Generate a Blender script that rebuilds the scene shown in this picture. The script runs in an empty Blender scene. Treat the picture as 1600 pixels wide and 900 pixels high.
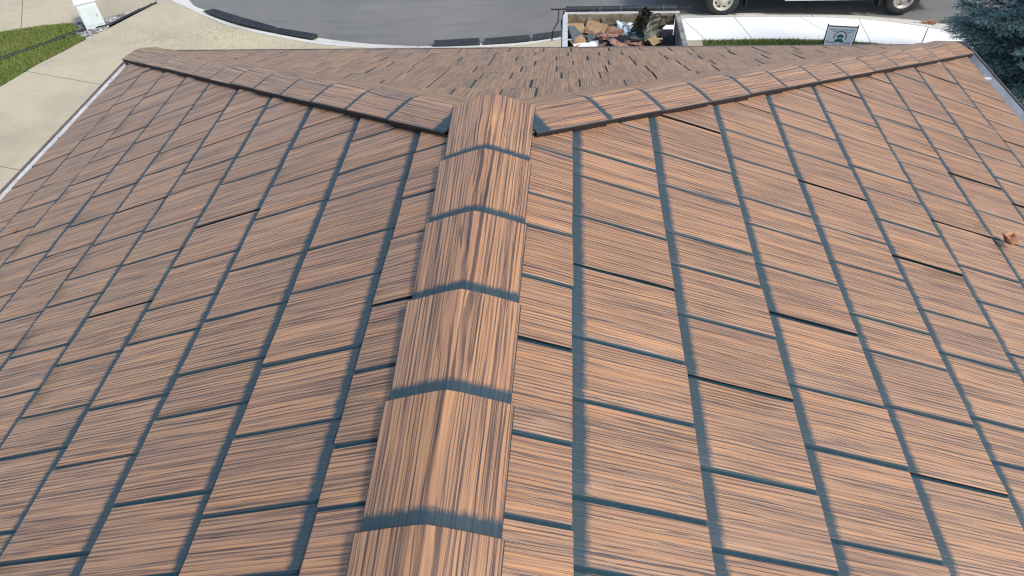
import bpy, bmesh, math, random
import numpy as np
from mathutils import Vector, Matrix, noise as mnoise
random.seed(7); rng = np.random.default_rng(7)
R_ = math.radians
sc = bpy.context.scene
col = sc.collection

# ------------------------------------------------------------------ camera, sky, sun, exposure
K = 1.1                                   # metres per unit of the roof measured with 0.305 m courses
CAMH = 6.3                                # camera above the driveway
CX, CZ = 0.2304*K, 1.1879*K               # camera sideways of / above the ridge
YAW, PIT, ROL, F = 0.0991, 0.7918, -0.0540, 1069.78
def cam_axes():
    f = Vector((-math.sin(YAW)*math.cos(PIT), math.cos(YAW)*math.cos(PIT), -math.sin(PIT)))
    r = Vector((math.cos(YAW), math.sin(YAW), 0)); u = r.cross(f)
    return r*math.cos(ROL)+u*math.sin(ROL), -r*math.sin(ROL)+u*math.cos(ROL), f
CR, CU, CF = cam_axes()
CAM = Vector((CX, 0, CAMH))
cd = bpy.data.cameras.new('camera'); co = bpy.data.objects.new('camera', cd); col.objects.link(co)
m = Matrix((CR, CU, -CF)).transposed().to_4x4(); m.translation = CAM
co.matrix_world = m
cd.sensor_width = 36; cd.lens = 36*F/1600; cd.clip_end = 2000; cd.clip_start = .05
sc.camera = co
SUN_AZ, SUN_EL = R_(124), R_(49)          # azimuth clockwise from +Y
w = bpy.data.worlds.new('World'); sc.world = w; w.use_nodes = True
nt = w.node_tree; nt.nodes.clear()
sky = nt.nodes.new('ShaderNodeTexSky'); sky.sky_type = 'NISHITA'; sky.sun_disc = False
sky.sun_elevation = SUN_EL; sky.sun_rotation = SUN_AZ; sky.air_density = 1.0; sky.dust_density = 1.5
bg = nt.nodes.new('ShaderNodeBackground'); bg.inputs[1].default_value = .115
out = nt.nodes.new('ShaderNodeOutputWorld')
nt.links.new(sky.outputs[0], bg.inputs[0]); nt.links.new(bg.outputs[0], out.inputs[0])
sd = bpy.data.lights.new('sun', 'SUN'); sd.energy = 1.5; sd.angle = R_(10); sd.color = (1, .93, .84)
so = bpy.data.objects.new('sun', sd); col.objects.link(so); so.location = (10, -10, 30)
sdir = Vector((math.sin(SUN_AZ)*math.cos(SUN_EL), math.cos(SUN_AZ)*math.cos(SUN_EL), math.sin(SUN_EL)))
so.rotation_euler = sdir.to_track_quat('Z', 'Y').to_euler()
vs = sc.view_settings; vs.view_transform = 'Standard'; vs.look = 'None'; vs.gamma = 1; vs.use_curve_mapping = False
vs.exposure = 1.15
sc.cycles.filter_width = 1.2

# ------------------------------------------------------------------ helpers
def ray(x, y): return CR*((x-800)/F) - CU*((y-450)/F) + CF
def G(x, y, z=0.0):
    d = ray(x, y); return CAM + d*((z-CAMH)/d.z)
def pix(P):
    c = Vector(P)-CAM; z = c.dot(CF)
    if z < .05: return None
    return 800+F*c.dot(CR)/z, 450-F*c.dot(CU)/z
def srgb(r, g, b):
    f = lambda c: c/12.92 if c <= .04045 else ((c+.055)/1.055)**2.4
    return (f(r/255), f(g/255), f(b/255), 1)

class MB:
    def __init__(s): s.v = []; s.f = []; s.m = []
    def add(s, v, f, mi=0):
        o = len(s.v); s.v += [tuple(p) for p in v]; s.f += [tuple(i+o for i in q) for q in f]; s.m += [mi]*len(f); return s
    def box(s, c, size, M=None, mi=0):
        hx, hy, hz = [q/2 for q in size]
        v = [Vector((sx*hx, sy*hy, sz*hz)) for sz in (-1, 1) for sx, sy in ((-1, -1), (1, -1), (1, 1), (-1, 1))]
        if M is not None: v = [M @ p for p in v]
        v = [p+Vector(c) for p in v]
        return s.add(v, [(3, 2, 1, 0), (4, 5, 6, 7), (0, 1, 5, 4), (1, 2, 6, 5), (2, 3, 7, 6), (3, 0, 4, 7)], mi)
    def prism(s, poly, z0, z1, mi=0):
        n = len(poly); a = sum(poly[i][0]*poly[(i+1) % n][1]-poly[(i+1) % n][0]*poly[i][1] for i in range(n))
        if a < 0: poly = poly[::-1]
        v = [(p[0], p[1], z0) for p in poly]+[(p[0], p[1], z1) for p in poly]
        return s.add(v, [tuple(range(n-1, -1, -1)), tuple(range(n, 2*n))]+[(i, (i+1) % n, n+(i+1) % n, n+i) for i in range(n)], mi)
    def extr(s, prof, axis_o, ax, ay, az, depth, mi=0):          # profile in (ax,ay), extruded along az
        n = len(prof); o = Vector(axis_o)
        v = [o+Vector(ax)*p[0]+Vector(ay)*p[1] for p in prof]; v += [p+Vector(az)*depth for p in v[:n]]
        return s.add(v, [tuple(range(n-1, -1, -1)), tuple(range(n, 2*n))]+[(i, (i+1) % n, n+(i+1) % n, n+i) for i in range(n)], mi)
    def tube(s, pts, r, n=8, mi=0, r1=None):
        pts = [Vector(p) for p in pts]; rings = []; L = len(pts)
        for i, p in enumerate(pts):
            t = (pts[min(i+1, L-1)]-pts[max(i-1, 0)]).normalized()
            a = t.cross(Vector((0, 0, 1)) if abs(t.z) < .9 else Vector((1, 0, 0))).normalized(); b = t.cross(a)
            rr = r if r1 is None else r+(r1-r)*i/(L-1)
            rings.append([p+(a*math.cos(2*math.pi*k/n)+b*math.sin(2*math.pi*k/n))*rr for k in range(n)])
        v = [q for g in rings for q in g]
        f = [(i*n+k, i*n+(k+1) % n, (i+1)*n+(k+1) % n, (i+1)*n+k) for i in range(L-1) for k in range(n)]
        f += [tuple(range(n-1, -1, -1)), tuple(range((L-1)*n, L*n))]
        return s.add(v, f, mi)
    def lathe(s, prof, o, axis, n=28, mi=0):                     # prof: (radius, along axis)
        ax = Vector(axis).normalized(); a = ax.orthogonal().normalized(); b = ax.cross(a); o = Vector(o)
        v = [o+ax*h+(a*math.cos(2*math.pi*k/n)+b*math.sin(2*math.pi*k/n))*r for r, h in prof for k in range(n)]
        f = [(i*n+k, i*n+(k+1) % n, (i+1)*n+(k+1) % n, (i+1)*n+k) for i in range(len(prof)-1) for k in range(n)]
        return s.add(v, f, mi)
    def build(s, name, mats, parent=None, bevel=0, smooth=False, seg=2):
        me = bpy.data.meshes.new(name)
        o0 = Vector(parent.get('_o', (0, 0, 0))) if parent else Vector((0, 0, 0))
        if parent is None and s.v:
            A = np.array(s.v); o0 = Vector(((A[:, 0].min()+A[:, 0].max())/2, (A[:, 1].min()+A[:, 1].max())/2, A[:, 2].min()))
        me.from_pydata([tuple(Vector(p)-o0) for p in s.v], [], s.f)
        if not isinstance(mats, (list, tuple)): mats = [mats]
        for mt in mats: me.materials.append(mt)
        me.polygons.foreach_set('material_index', s.m)
        bm = bmesh.new(); bm.from_mesh(me); bmesh.ops.recalc_face_normals(bm, faces=bm.faces)
        if bevel:
            es = [e for e in bm.edges if len(e.link_faces) == 2 and e.calc_face_angle(0) > .5]
            bmesh.ops.bevel(bm, geom=es, offset=bevel, segments=seg, affect='EDGES', profile=.6, clamp_overlap=True)
        bm.to_mesh(me); bm.free()
        if smooth:
            for p in me.polygons: p.use_smooth = True
            try: me.set_sharp_from_angle(angle=R_(40))
            except Exception: pass
        return link(name, me, parent, o0)

def link(name, me, parent=None, o0=(0, 0, 0)):
    o = bpy.data.objects.new(name, me); col.objects.link(o)
    if parent: o.parent = parent; o['_o'] = list(parent['_o'])
    else: o.location = o0; o['_o'] = list(o0)
    return o
def thing(name, label, cat, loc, group=None):
    o = bpy.data.objects.new(name, None); col.objects.link(o); o.location = loc; o.empty_display_size = .2
    o['_o'] = list(loc); o['label'] = label; o['category'] = cat
    if group: o['group'] = group
    return o
def tag(o, label, cat, group=None):
    o['label'] = label; o['category'] = cat
    if group: o['group'] = group
    return o
def struct(o, kind='structure', label=None):
    o['kind'] = kind
    if label: o['label'] = label
    return o

class N:                                   # tiny node helper
    def __init__(s, name):
        s.mat = bpy.data.materials.new(name); s.mat.use_nodes = True; s.t = s.mat.node_tree
        s.b = s.t.nodes['Principled BSDF']
    def n(s, typ, **kw):
        x = s.t.nodes.new('ShaderNode'+typ)
        for k, v in kw.items(): setattr(x, k, v)
        return x
    def l(s, a, b): s.t.links.new(a, b)
    def val(s, i, v):
        if hasattr(v, 'is_linked') or hasattr(v, 'links'): s.l(v, i)
        else: i.default_value = v
    def math(s, op, a, b=0.0, clamp=False):
        x = s.n('Math', operation=op, use_clamp=clamp); s.val(x.inputs[0], a); s.val(x.inputs[1], b); return x.outputs[0]
    def mix(s, f, a, b, blend='MIX'):
        x = s.n('MixRGB', blend_type=blend); s.val(x.inputs[0], f); s.val(x.inputs[1], a); s.val(x.inputs[2], b); return x.outputs[0]
    def noise(s, vec, scale=1, detail=3, rough=.5, dist=0):
        x = s.n('TexNoise'); x.inputs['Scale'].default_value = scale; x.inputs['Detail'].default_value = detail
        x.inputs['Roughness'].default_value = rough; x.inputs['Distortion'].default_value = dist
        if vec is not None: s.l(vec, x.inputs['Vector'])
        return x.outputs['Fac']
    def ramp(s, f, stops):
        x = s.n('ValToRGB'); el = x.color_ramp.elements
        while len(el) < len(stops): el.new(.5)
        for e, (p, c) in zip(el, stops): e.position = p; e.color = c if hasattr(c, '__len__') else (c, c, c, 1)
        s.l(f, x.inputs[0]); return x.outputs[0]
    def pos(s): return s.n('NewGeometry').outputs['Position']
    def scl(s, vec, v):
        x = s.n('VectorMath', operation='MULTIPLY'); s.l(vec, x.inputs[0]); x.inputs[1].default_value = v; return x.outputs[0]
    def bump(s, h, strength=.3, dist=.01):
        x = s.n('Bump'); x.inputs['Strength'].default_value = strength; x.inputs['Distance'].default_value = dist
        s.l(h, x.inputs['Height']); s.l(x.outputs[0], s.b.inputs['Normal']); return x
    def set(s, color=None, rough=None, metal=None, spec=None):
        if color is not None: s.val(s.b.inputs['Base Color'], color)
        if rough is not None: s.val(s.b.inputs['Roughness'], rough)
        if metal is not None: s.val(s.b.inputs['Metallic'], metal)
        if spec is not None: s.val(s.b.inputs['Specular IOR Level'], spec)
        return s.mat

def plain(name, c, rough=.6, metal=0, var=.15, scale=6, spec=.5, bump=.0):
    h = N(name); p = h.pos(); n = h.noise(p, scale, 5, .6)
    c2 = tuple(max(0, q*(1-var*2)) for q in c[:3])+(1,); c3 = tuple(min(1, q*(1+var)) for q in c[:3])+(1,)
    h.set(h.ramp(n, [(.3, c2), (.7, c3)]), rough, metal, spec)
    if bump: h.bump(h.noise(p, scale*8, 4), bump, .01)
    return h.mat

# ------------------------------------------------------------------ materials
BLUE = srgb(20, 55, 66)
def mat_shake():
    h = N('stamped_metal_shake'); t = h
    uv = h.n('UVMap', uv_map='UVMap').outputs[0]
    sep = h.n('SeparateXYZ'); h.l(uv, sep.inputs[0]); u, v = sep.outputs[0], sep.outputs[1]
    rnd = h.n('Attribute', attribute_name='rnd').outputs['Fac']; acc = h.n('Attribute', attribute_name='accent').outputs['Fac']
    off = h.math('MULTIPLY', rnd, 37.0)
    def vec(su, sv, o=0.0):
        c = h.n('CombineXYZ'); h.l(h.math('MULTIPLY_ADD', u, su), c.inputs[0]); c.inputs[0].links[0].from_node.inputs[2].default_value = o
        h.l(h.math('ADD', h.math('MULTIPLY', v2, sv), off), c.inputs[1]); h.l(off, c.inputs[2]); return c.outputs[0]
    c0 = h.n('CombineXYZ'); h.l(h.math('MULTIPLY', u, 3.6), c0.inputs[0]); h.l(h.math('ADD', h.math('MULTIPLY', v, 12.0), off), c0.inputs[1])
    wob = h.noise(c0.outputs[0], 1, 3)
    v2 = h.math('ADD', v, h.math('MULTIPLY', h.math('SUBTRACT', wob, .5), .006))
    fine = h.noise(vec(3.2, 480), 1, 2, .6); med = h.noise(vec(1.3, 150, 4.), 1, 2, .62); broad = h.noise(vec(1.3, 30, 9.), 1, 3, .6); grey = h.noise(vec(1.8, 85, 13.), 1, 3, .6)
    f1 = h.ramp(med, [(.53, 0), (.555, 1), (.585, 1), (.61, .12), (.70, .12), (.73, .8)]); f2 = h.ramp(fine, [(.5, 0), (.64, 1)]); f3 = h.ramp(grey, [(.48, 0), (.62, 1)])
    lightc = h.ramp(broad, [(.3, srgb(156, 117, 85)), (.5, srgb(172, 127, 87)), (.7, srgb(181, 132, 86))])
    c = h.mix(h.math('MULTIPLY', f3, .5), lightc, srgb(112, 86, 70))
    c = h.mix(h.math('MULTIPLY', f2, .25), c, srgb(86, 64, 56))
    # closely packed pressed grain lines, wandering and fading in and out
    ph = h.math('ADD', h.math('MULTIPLY', v2, 2*math.pi*92), h.math('MULTIPLY', h.math('ADD', h.math('SUBTRACT', grey, .5), h.math('SUBTRACT', broad, .5)), 6.5))
    ln0 = h.ramp(h.math('ADD', h.math('MULTIPLY', h.math('SINE', ph), .5), .5), [(.66, 0), (.86, 1)])
    lmod = h.ramp(h.noise(vec(3.0, 60, 21.), 1, 2), [(.36, .15), (.58, 1)])
    c = h.mix(h.math('MULTIPLY', h.math('MULTIPLY', ln0, lmod), .80), c, srgb(52, 38, 34))
    c = h.mix(h.math('MULTIPLY', f1, .72), c, srgb(44, 34, 34))
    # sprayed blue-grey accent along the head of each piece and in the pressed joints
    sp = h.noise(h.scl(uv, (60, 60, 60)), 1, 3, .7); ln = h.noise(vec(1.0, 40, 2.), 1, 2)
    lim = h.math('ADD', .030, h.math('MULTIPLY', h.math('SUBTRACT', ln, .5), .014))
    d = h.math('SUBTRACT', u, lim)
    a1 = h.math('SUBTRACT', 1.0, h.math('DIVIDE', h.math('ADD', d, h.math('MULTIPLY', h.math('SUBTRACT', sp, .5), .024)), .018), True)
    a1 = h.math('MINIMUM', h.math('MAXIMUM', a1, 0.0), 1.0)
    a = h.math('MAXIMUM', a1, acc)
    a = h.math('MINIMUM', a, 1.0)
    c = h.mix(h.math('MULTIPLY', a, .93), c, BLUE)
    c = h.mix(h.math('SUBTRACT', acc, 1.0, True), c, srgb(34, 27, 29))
    c = h.mix(h.math('SUBTRACT', acc, 2.0, True), c, (.004, .004, .004, 1))  # near-black painted on lifted seam edges, standing for shade in the lap gap
    tint = h.math('ADD', .94, h.math('MULTIPLY', h.math('FRACT', h.math('MULTIPLY', rnd, 91.7)), .12))
    mul = h.n('VectorMath', operation='SCALE'); h.l(c, mul.inputs[0]); h.l(tint, mul.inputs['Scale'])
    h.set(mul.outputs[0], h.math('ADD', .42, h.math('MULTIPLY', a, .2)), 0, h.math('SUBTRACT', .78, h.math('MULTIPLY', a, .3)))
    hgt = h.math('ADD', h.math('MULTIPLY', f1, -.5), h.math('MULTIPLY', grey, -.8))
    h.bump(hgt, .4, .003)
    return h.mat
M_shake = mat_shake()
M_deck = plain('blue_grey_painted_panel', BLUE, .66, 0, .12, 40, .25)
M_black = plain('dark_gap', (.006, .006, .007, 1), .9)
def mat_concrete(name, c, stain=.25, fine=.12, rough=.85):
    h = N(name); p = h.pos()
    big = h.noise(p, .55, 6, .62, .4); mid = h.noise(p, 5, 5, .6); fi = h.noise(p, 90, 2, .6)
    d = tuple(q*(1-stain) for q in c[:3])+(1,); l = tuple(min(1, q*(1+stain*.4)) for q in c[:3])+(1,)
    cc = h.ramp(big, [(.32, d), (.55, c), (.75, l)])
    cc = h.mix(h.ramp(mid, [(.35, .35), (.65, 0)]), cc, tuple(q*(1-fine*1.6) for q in c[:3])+(1,))
    cc = h.mix(h.ramp(fi, [(.4, .3), (.6, 0)]), cc, tuple(q*.6 for q in c[:3])+(1,))
    h.set(cc, rough, 0, .3); h.bump(fi, .25, .004); return h.mat
M_conc = mat_concrete('aged_beige_concrete', (.46, .40, .28, 1), .28, .14)
M_walk = mat_concrete('pale_broomed_concrete', (.84, .85, .80, 1), .07, .05)
M_gutterpan = mat_concrete('weathered_kerb_concrete', (.58, .56, .50, 1), .35, .15)
def mat_asphalt():
    h = N('worn_asphalt'); p = h.pos(); big = h.noise(p, .35, 6, .65, .5); fi = h.noise(p, 70, 3, .7); st = h.noise(h.scl(p, (.6, 4, 1)), 1, 5, .6)
    c = h.ramp(big, [(.3, (.150, .147, .134, 1)), (.55, (.195, .190, .172, 1)), (.75, (.235, .228, .205, 1))])
    c = h.mix(h.ramp(st, [(.5, 0), (.72, .35)]), c, (.075, .077, .08, 1))
    c = h.mix(h.ramp(fi, [(.35, .5), (.6, 0)]), c, (.05, .052, .054, 1))
    c = h.mix(h.ramp(fi, [(.66, 0), (.76, .5)]), c, (.3, .3, .29, 1))
    h.set(c, .85, 0, .4); h.bump(fi, .4, .006); return h.mat
M_asph = mat_asphalt()
M_soil = plain('lawn_soil', (.055, .065, .022, 1), .95, 0, .3, 3)
def mat_grass():
    h = N('lawn_grass'); p = h.pos(); n = h.noise(p, 1.7, 5, .6); r = h.n('Attribute', attribute_name='rnd').outputs['Fac']
    c = h.ramp(n, [(.3, (.085, .135, .022, 1)), (.55, (.15, .20, .036, 1)), (.75, (.24, .23, .075, 1))])
    c = h.mix(h.math('MULTIPLY', r, .6), c, (.20, .23, .06, 1)); h.set(c, .6, 0, .35); return h.mat
M_grass = mat_grass()
M_needle_h = N('blue_spruce_needles')
_r = M_needle_h.n('Attribute', attribute_name='rnd').outputs['Fac']
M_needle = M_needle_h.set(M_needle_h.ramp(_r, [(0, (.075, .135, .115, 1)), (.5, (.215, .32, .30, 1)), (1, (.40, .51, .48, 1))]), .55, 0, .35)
M_bark = plain('spruce_bark', (.075, .055, .042, 1), .9, 0, .3, 20, bump=.5)
M_white = plain('white_painted_metal', (.72, .73, .72, 1), .4, 0, .06, 5)
M_util = plain('pale_grey_utility_metal', (.60, .66, .64, 1), .45, 0, .06, 4)
M_gutter = plain('dusty_white_gutter', (.62, .64, .66, 1), .5, 0, .14, 9)
M_gutrim = plain('brown_gutter_rim', (.13, .10, .085, 1), .5, 0, .2, 20)
M_rubber = plain('black_rubber', (.026, .030, .034, 1), .6, 0, .3, 14, bump=.2)
M_plastic = plain('black_plastic', (.012, .012, .013, 1), .45)
M_wall = plain('tan_stucco', (.45, .38, .29, 1), .9, 0, .08, 12, bump=.3)
M_truck = plain('cream_white_vehicle_paint', (.72, .69, .60, 1), .3, 0, .05, 3)
M_glass = plain('dark_window_glass', (.012, .016, .018, 1), .08, 0, .1)
M_chrome = plain('polished_rim_metal', (.62, .60, .55, 1), .28, .75, .1, 12)
M_rim = plain('cream_steel_rim', (.60, .56, .45, 1), .42, .15, .12, 10)
M_red = plain('red_lamp_lens', (.4, .02, .015, 1), .2)
M_amber = plain('headlamp_lens', (.8, .8, .78, 1), .15)
M_board = plain('weathered_tan_board', (.24, .19, .125, 1), .8, 0, .3, 10, bump=.3)
M_greyb = plain('weathered_grey_board', (.24, .225, .20, 1), .8, 0, .35, 9, bump=.3)
M_steel = plain('pale_steel_rail', (.55, .56, .54, 1), .45, .2, .15, 12)
M_card = plain('brown_cardboard', (.34, .225, .12, 1), .85, 0, .15, 8)
M_scrap = plain('old_brown_shingle', (.20, .105, .072, 1), .8, 0, .4, 25, bump=.4)
M_scrap2 = plain('old_red_brown_shingle', (.29, .155, .105, 1), .8, 0, .35, 25, bump=.4)
M_felt = plain('black_roofing_felt', (.018, .022, .026, 1), .6, 0, .3, 12)
M_slate = plain('slate_grey_sheet', (.07, .09, .10, 1), .5, 0, .3, 9)
M_olive = plain('olive_grey_membrane', (.17, .18, .135, 1), .42, 0, .45, 5)
M_oliveb = plain('black_green_membrane', (.045, .048, .034, 1), .38, 0, .5, 7)
M_bag = plain('white_plastic_sheet', (.78, .80, .80, 1), .4, 0, .1, 9)
M_bluew = plain('pale_blue_plastic', (.55, .66, .72, 1), .4, 0, .15, 9)
M_leaf = plain('dry_brown_leaf', (.36, .17, .08, 1), .6, 0, .2, 60)
M_leaf2 = plain('dry_orange_leaf', (.42, .19, .07, 1), .6, 0, .2, 60)
M_stone = N('grey_landscape_stone'); _r = M_stone.n('Attribute', attribute_name='rnd').outputs['Fac']
M_stone = M_stone.set(M_stone.ramp(_r, [(0, (.05, .05, .055, 1)), (.5, (.20, .19, .185, 1)), (1, (.46, .44, .41, 1))]), .8, 0, .3)
M_seed = plain('pale_yellow_seed', (.60, .54, .33, 1), .8, 0, .15, 30)
M_signw = plain('sign_white_print', (.95, .96, .96, 1), .4, 0, .02, 5)
M_ink = plain('sign_dark_ink', (.05, .055, .06, 1), .5); M_inkg = plain('sign_grey_ink', (.36, .40, .42, 1), .5)
M_inkr = plain('sign_red_ink', (.33, .035, .06, 1), .5); M_inkgr = plain('sign_green_ink', (.02, .20, .135, 1), .5)

# ------------------------------------------------------------------ ground, street, concrete
def poly_clip(poly, p, n):
    o = []; L = len(poly)
    for i in range(L):
        a, b = poly[i], poly[(i+1) % L]
        da = (a[0]-p[0])*n[0]+(a[1]-p[1])*n[1]; db = (b[0]-p[0])*n[0]+(b[1]-p[1])*n[1]
        if da >= 0: o.append(a)
        if da*db < 0: t = da/(da-db); o.append((a[0]+(b[0]-a[0])*t, a[1]+(b[1]-a[1])*t))
    return o
def slabs(parent, poly, cuts, mat, z0=-.12, z1=0.0, gap=.016):
    polys = [poly]
    for (a, b) in cuts:
        n = Vector((-(b[1]-a[1]), b[0]-a[0])).normalized(); new = []
        for q in polys:
            for sg in (1, -1):
                nn = n*sg; r = poly_clip(q, (a[0]+nn.x*gap/2, a[1]+nn.y*gap/2), nn)
                if len(r) > 2 and abs(sum(r[i][0]*r[(i+1) % len(r)][1]-r[(i+1) % len(r)][0]*r[i][1] for i in range(len(r)))) > .02: new.append(r)
        polys = new
    for q in polys: MB().prism(q, z0, z1).build('slab', mat, parent)
def base_struct(name, label=None):
    o = bpy.data.objects.new(name, None); col.objects.link(o); o['_o'] = [0, 0, 0]; o['kind'] = 'structure'
    if label: o['label'] = label
    return o

struct(MB().add([(-500, -500, -.16), (500, -500, -.16), (500, 500, -.16), (-500, 500, -.16)], [(0, 1, 2, 3)]).build('ground', M_soil))
xy = lambda p: (p[0], p[1])
kerb_back = [(-9.6, 16.4), (-8.86, 15.35), (-8.27, 14.91), (-7.68, 14.46), (-6.99, 13.97), (-6.25, 13.62), (-4.93, 13.12), (-4.02, 12.93), (-3.34, 12.86), (-2.36, 12.82), (-.77, 12.93), (.27, 13.22), (1.2, 13.62), (2.1, 13.95), (2.9, 14.1), (3.84, 14.12), (4.5, 14.12), (5.59, 14.06), (6.44, 13.92), (7.3, 13.62), (7.9, 13.25), (8.7, 12.5), (9.6, 11.2)]
road_edge = [(-9.0, 16.3), (-8.36, 15.33), (-7.95, 15.0), (-7.45, 14.64), (-6.75, 14.28), (-6.1, 13.98), (-4.85, 13.52), (-4.0, 13.3), (-3.4, 13.2), (-2.38, 13.13), (-.79, 13.31), (.2, 13.56), (1.0, 13.95), (1.9, 14.3), (2.7, 14.46), (3.84, 14.50), (4.5, 14.50), (5.6, 14.42), (6.55, 14.28), (7.45, 14.05), (8.15, 13.7), (9.05, 12.85), (10.0, 11.5)]
def smooth(pl, n=4):
    P = [Vector(p) for p in pl]; o = []
    for i in range(len(P)-1):
        a, b, c, d = P[max(i-1, 0)], P[i], P[i+1], P[min(i+2, len(P)-1)]
        for k in range(n):
            t = k/n; o.append(.5*((2*b)+(c-a)*t+(2*a-5*b+4*c-d)*t*t+(3*b-a-3*c+d)*t*t*t))
    return [tuple(p) for p in o]+[tuple(P[-1])]
kb, re = smooth(kerb_back), smooth(road_edge)
# street sheet: everything beyond the road edge
st = MB(); far = [(p[0]*3.2 if abs(p[0]) > 4 else p[0]*3, 60) for p in re]
for i in range(len(re)-1):
    st.add([(*re[i], -.1), (*re[i+1], -.1), (far[i+1][0], 60, -.1), (far[i][0], 60, -.1)], [(0, 1, 2, 3)])
struct(st.build('street', M_asph))
# rolled kerb with its gutter pan, cast in lengths
kerb = base_struct('kerb')
def kz(t): return [(-.001, 0), (.0, .22), (-.055, .5), (-.088, .72), (-.094, 1.0)][t]
i0 = 0; lens = [0]
for i in range(1, len(kb)): lens.append(lens[-1]+(Vector(kb[i])-Vector(kb[i-1])).length)
i = 0
while i < len(kb)-1:
    j = i
    while j < len(kb)-1 and lens[j]-lens[i] < 2.6: j += 1
    mb = MB(); rows = []
    for q in range(i, j+1):
        a, b = Vector(kb[q]), Vector(re[q])
        if q == j: a = a+(Vector(kb[q-1])-a).normalized()*.012; b = b+(Vector(re[q-1])-b).normalized()*.012
        rows.append([(*(a+(b-a)*(kz(t)[1]+.02)).to_tuple(), kz(t)[0]+.006) for t in range(5)]+[(*b, -.13), (*a, -.13)])
    L = 7
    for q in range(len(rows)-1):
        for t in range(L): mb.add([rows[q][t], rows[q][(t+1) % L], rows[q+1][(t+1) % L], rows[q+1][t]], [(0, 1, 2, 3)])
    mb.add(rows[0], [tuple(range(L))]); mb.add(rows[-1], [tuple(range(L))])
    mb.build('kerb_length', M_gutterpan, kerb); i = j

drive = base_struct('driveway', 'aged beige concrete driveway and side pad')
left_edge = [(-9.9, -4), (-10.9, 9.0), (-10.57, 11.39), (-10.32, 12.3), (-10.07, 12.85), (-9.84, 13.45), (-9.62, 13.9), (-9.36, 14.55), (-9.12, 15.12), (-9.3, 15.9)]
dpoly = left_edge+[p for p in kb if -9.3 < p[0] < 2.2]+[(2.24, 13.98), (2.24, 13.09), (2.96, 13.09), (2.96, 4.0), (3.0, -4)]
slabs(drive, dpoly, [((-10.25, 11.96), (-8.47, 11.44)), ((-8.97, 8.8), (-8.52, 8.69)), ((-8.6, 5.6), (-7.5, 5.3)), ((-5.6, 11), (-5.0, 13)), ((-1.2, 6), (-1.2, 13))], M_conc)
walk = base_struct('sidewalk', 'pale broom-finished sidewalk')
wpoly = [(2.255, 13.98)]+[p for p in kb if p[0] > 2.26]+[(8.0, 10.6), (7.3, 11.9), (6.56, 12.84), (5.44, 13.08), (4.24, 13.15), (2.975, 13.12), (2.255, 13.105)]
slabs(walk, wpoly, [((2.69, 14.05), (3.04, 13.12)), ((3.75, 14.1), (3.95, 13.1)), ((4.9, 14.39), (5.41, 13.46)), ((6.2, 14.), (6.1, 12.6)), ((7.43, 13.62), (7.04, 12.89))], M_walk)
ndrive = base_struct('neighbouring_driveway', 'neighbouring concrete driveway beyond the lawn')
slabs(ndrive, [(-14.5, 13.2), (-12.06, 13.8), (-11.33, 14.07), (-10.66, 14.21), (-10.3, 14.25), (-9.95, 14.45), (-9.45, 14.78), (-9.16, 15.2), (-9.34, 15.95), (-9.65, 16.5), (-15.5, 18)], [((-12.52, 15.46), (-11.68, 13.98)), ((-13.5, 16.3), (-9.9, 16.8))], M_conc)

# lawns
def in_poly(P, poly):
    x, y = P[:, 0], P[:, 1]; ins = np.zeros(len(P), bool); n = len(poly)
    for i in range(n):
        (x1, y1), (x2, y2) = poly[i], poly[(i+1) % n]
        c = ((y1 > y) != (y2 > y)) & (x < (x2-x1)*(y-y1)/((y2-y1) if y2 != y1 else 1e-9)+x1); ins ^= c
    return ins
def blades(name, poly, dens, h, z, label, parent=None):
    A = np.array(poly); lo, hi = A.min(0), A.max(0); n = int(dens*(hi-lo).prod())
    P = lo+rng.random((n, 2))*(hi-lo); P = P[in_poly(P, poly)]; n = len(P)
    a = rng.random(n)*6.283; hh = h*(.5+rng.random(n)*.8); wd = .004+rng.random(n)*.004
    ln = rng.normal(0, .5, (n, 2))*hh[:, None]
    base = np.c_[P, np.full(n, z)]; side = np.c_[np.cos(a)*wd, np.sin(a)*wd, np.zeros(n)]
    tip = base+np.c_[ln, hh]; V = np.stack([base-side, base+side, tip], 1).reshape(-1, 3)
    me = bpy.data.meshes.new(name); me.from_pydata(V.tolist(), [], np.arange(3*n).reshape(-1, 3).tolist()); me.materials.append(M_grass)
    me.attributes.new('rnd', 'FLOAT', 'POINT').data.foreach_set('value', np.repeat(rng.random(n), 3).astype(np.float32))
    o = link(name, me); return struct(o, 'stuff', label)
edge_line = [(-12.4, 11.2), (-11.28, 12.53), (-10.77, 13.09), (-10.28, 13.74), (-10.02, 13.9), (-9.7, 14.06), (-9.44, 14.61), (-9.1, 15.18)]
g1 = [(-14.5, 12.9), (-12.06, 13.78), (-11.33, 14.05), (-10.66, 14.19), (-10.36, 14.0), (-10.28, 13.76), (-10.77, 13.11), (-11.28, 12.55), (-12.4, 11.22)]
g2 = [(-12.4, 11.18), (-11.28, 12.5), (-10.77, 13.06), (-10.25, 13.70), (-10.02, 13.55), (-9.86, 13.43), (-10.09, 12.85), (-10.34, 12.3), (-10.59, 11.39), (-10.92, 9.0), (-12.4, 9.0)]
rk1 = [(-10.3, 14.23), (-10.62, 14.19), (-10.36, 14.0), (-10.28, 13.78), (-9.72, 14.09), (-9.47, 14.63), (-9.15, 15.16), (-9.18, 15.2), (-9.47, 14.76), (-9.97, 14.43)]
rk2 = [(-10.25, 13.70), (-9.7, 14.02), (-9.64, 13.9), (-9.86, 13.43), (-10.02, 13.55)]
rlawn = [(2.98, 4.0), (2.98, 13.1), (4.24, 13.13), (5.44, 13.06), (6.54, 12.82), (7.28, 11.88), (7.98, 10.58), (12, 9), (12, 4)]
lawn = struct(MB().prism(g1, -.15, -.02).prism(g2, -.15, -.025).prism(rlawn, -.15, -.02).build('lawn', M_soil))
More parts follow.
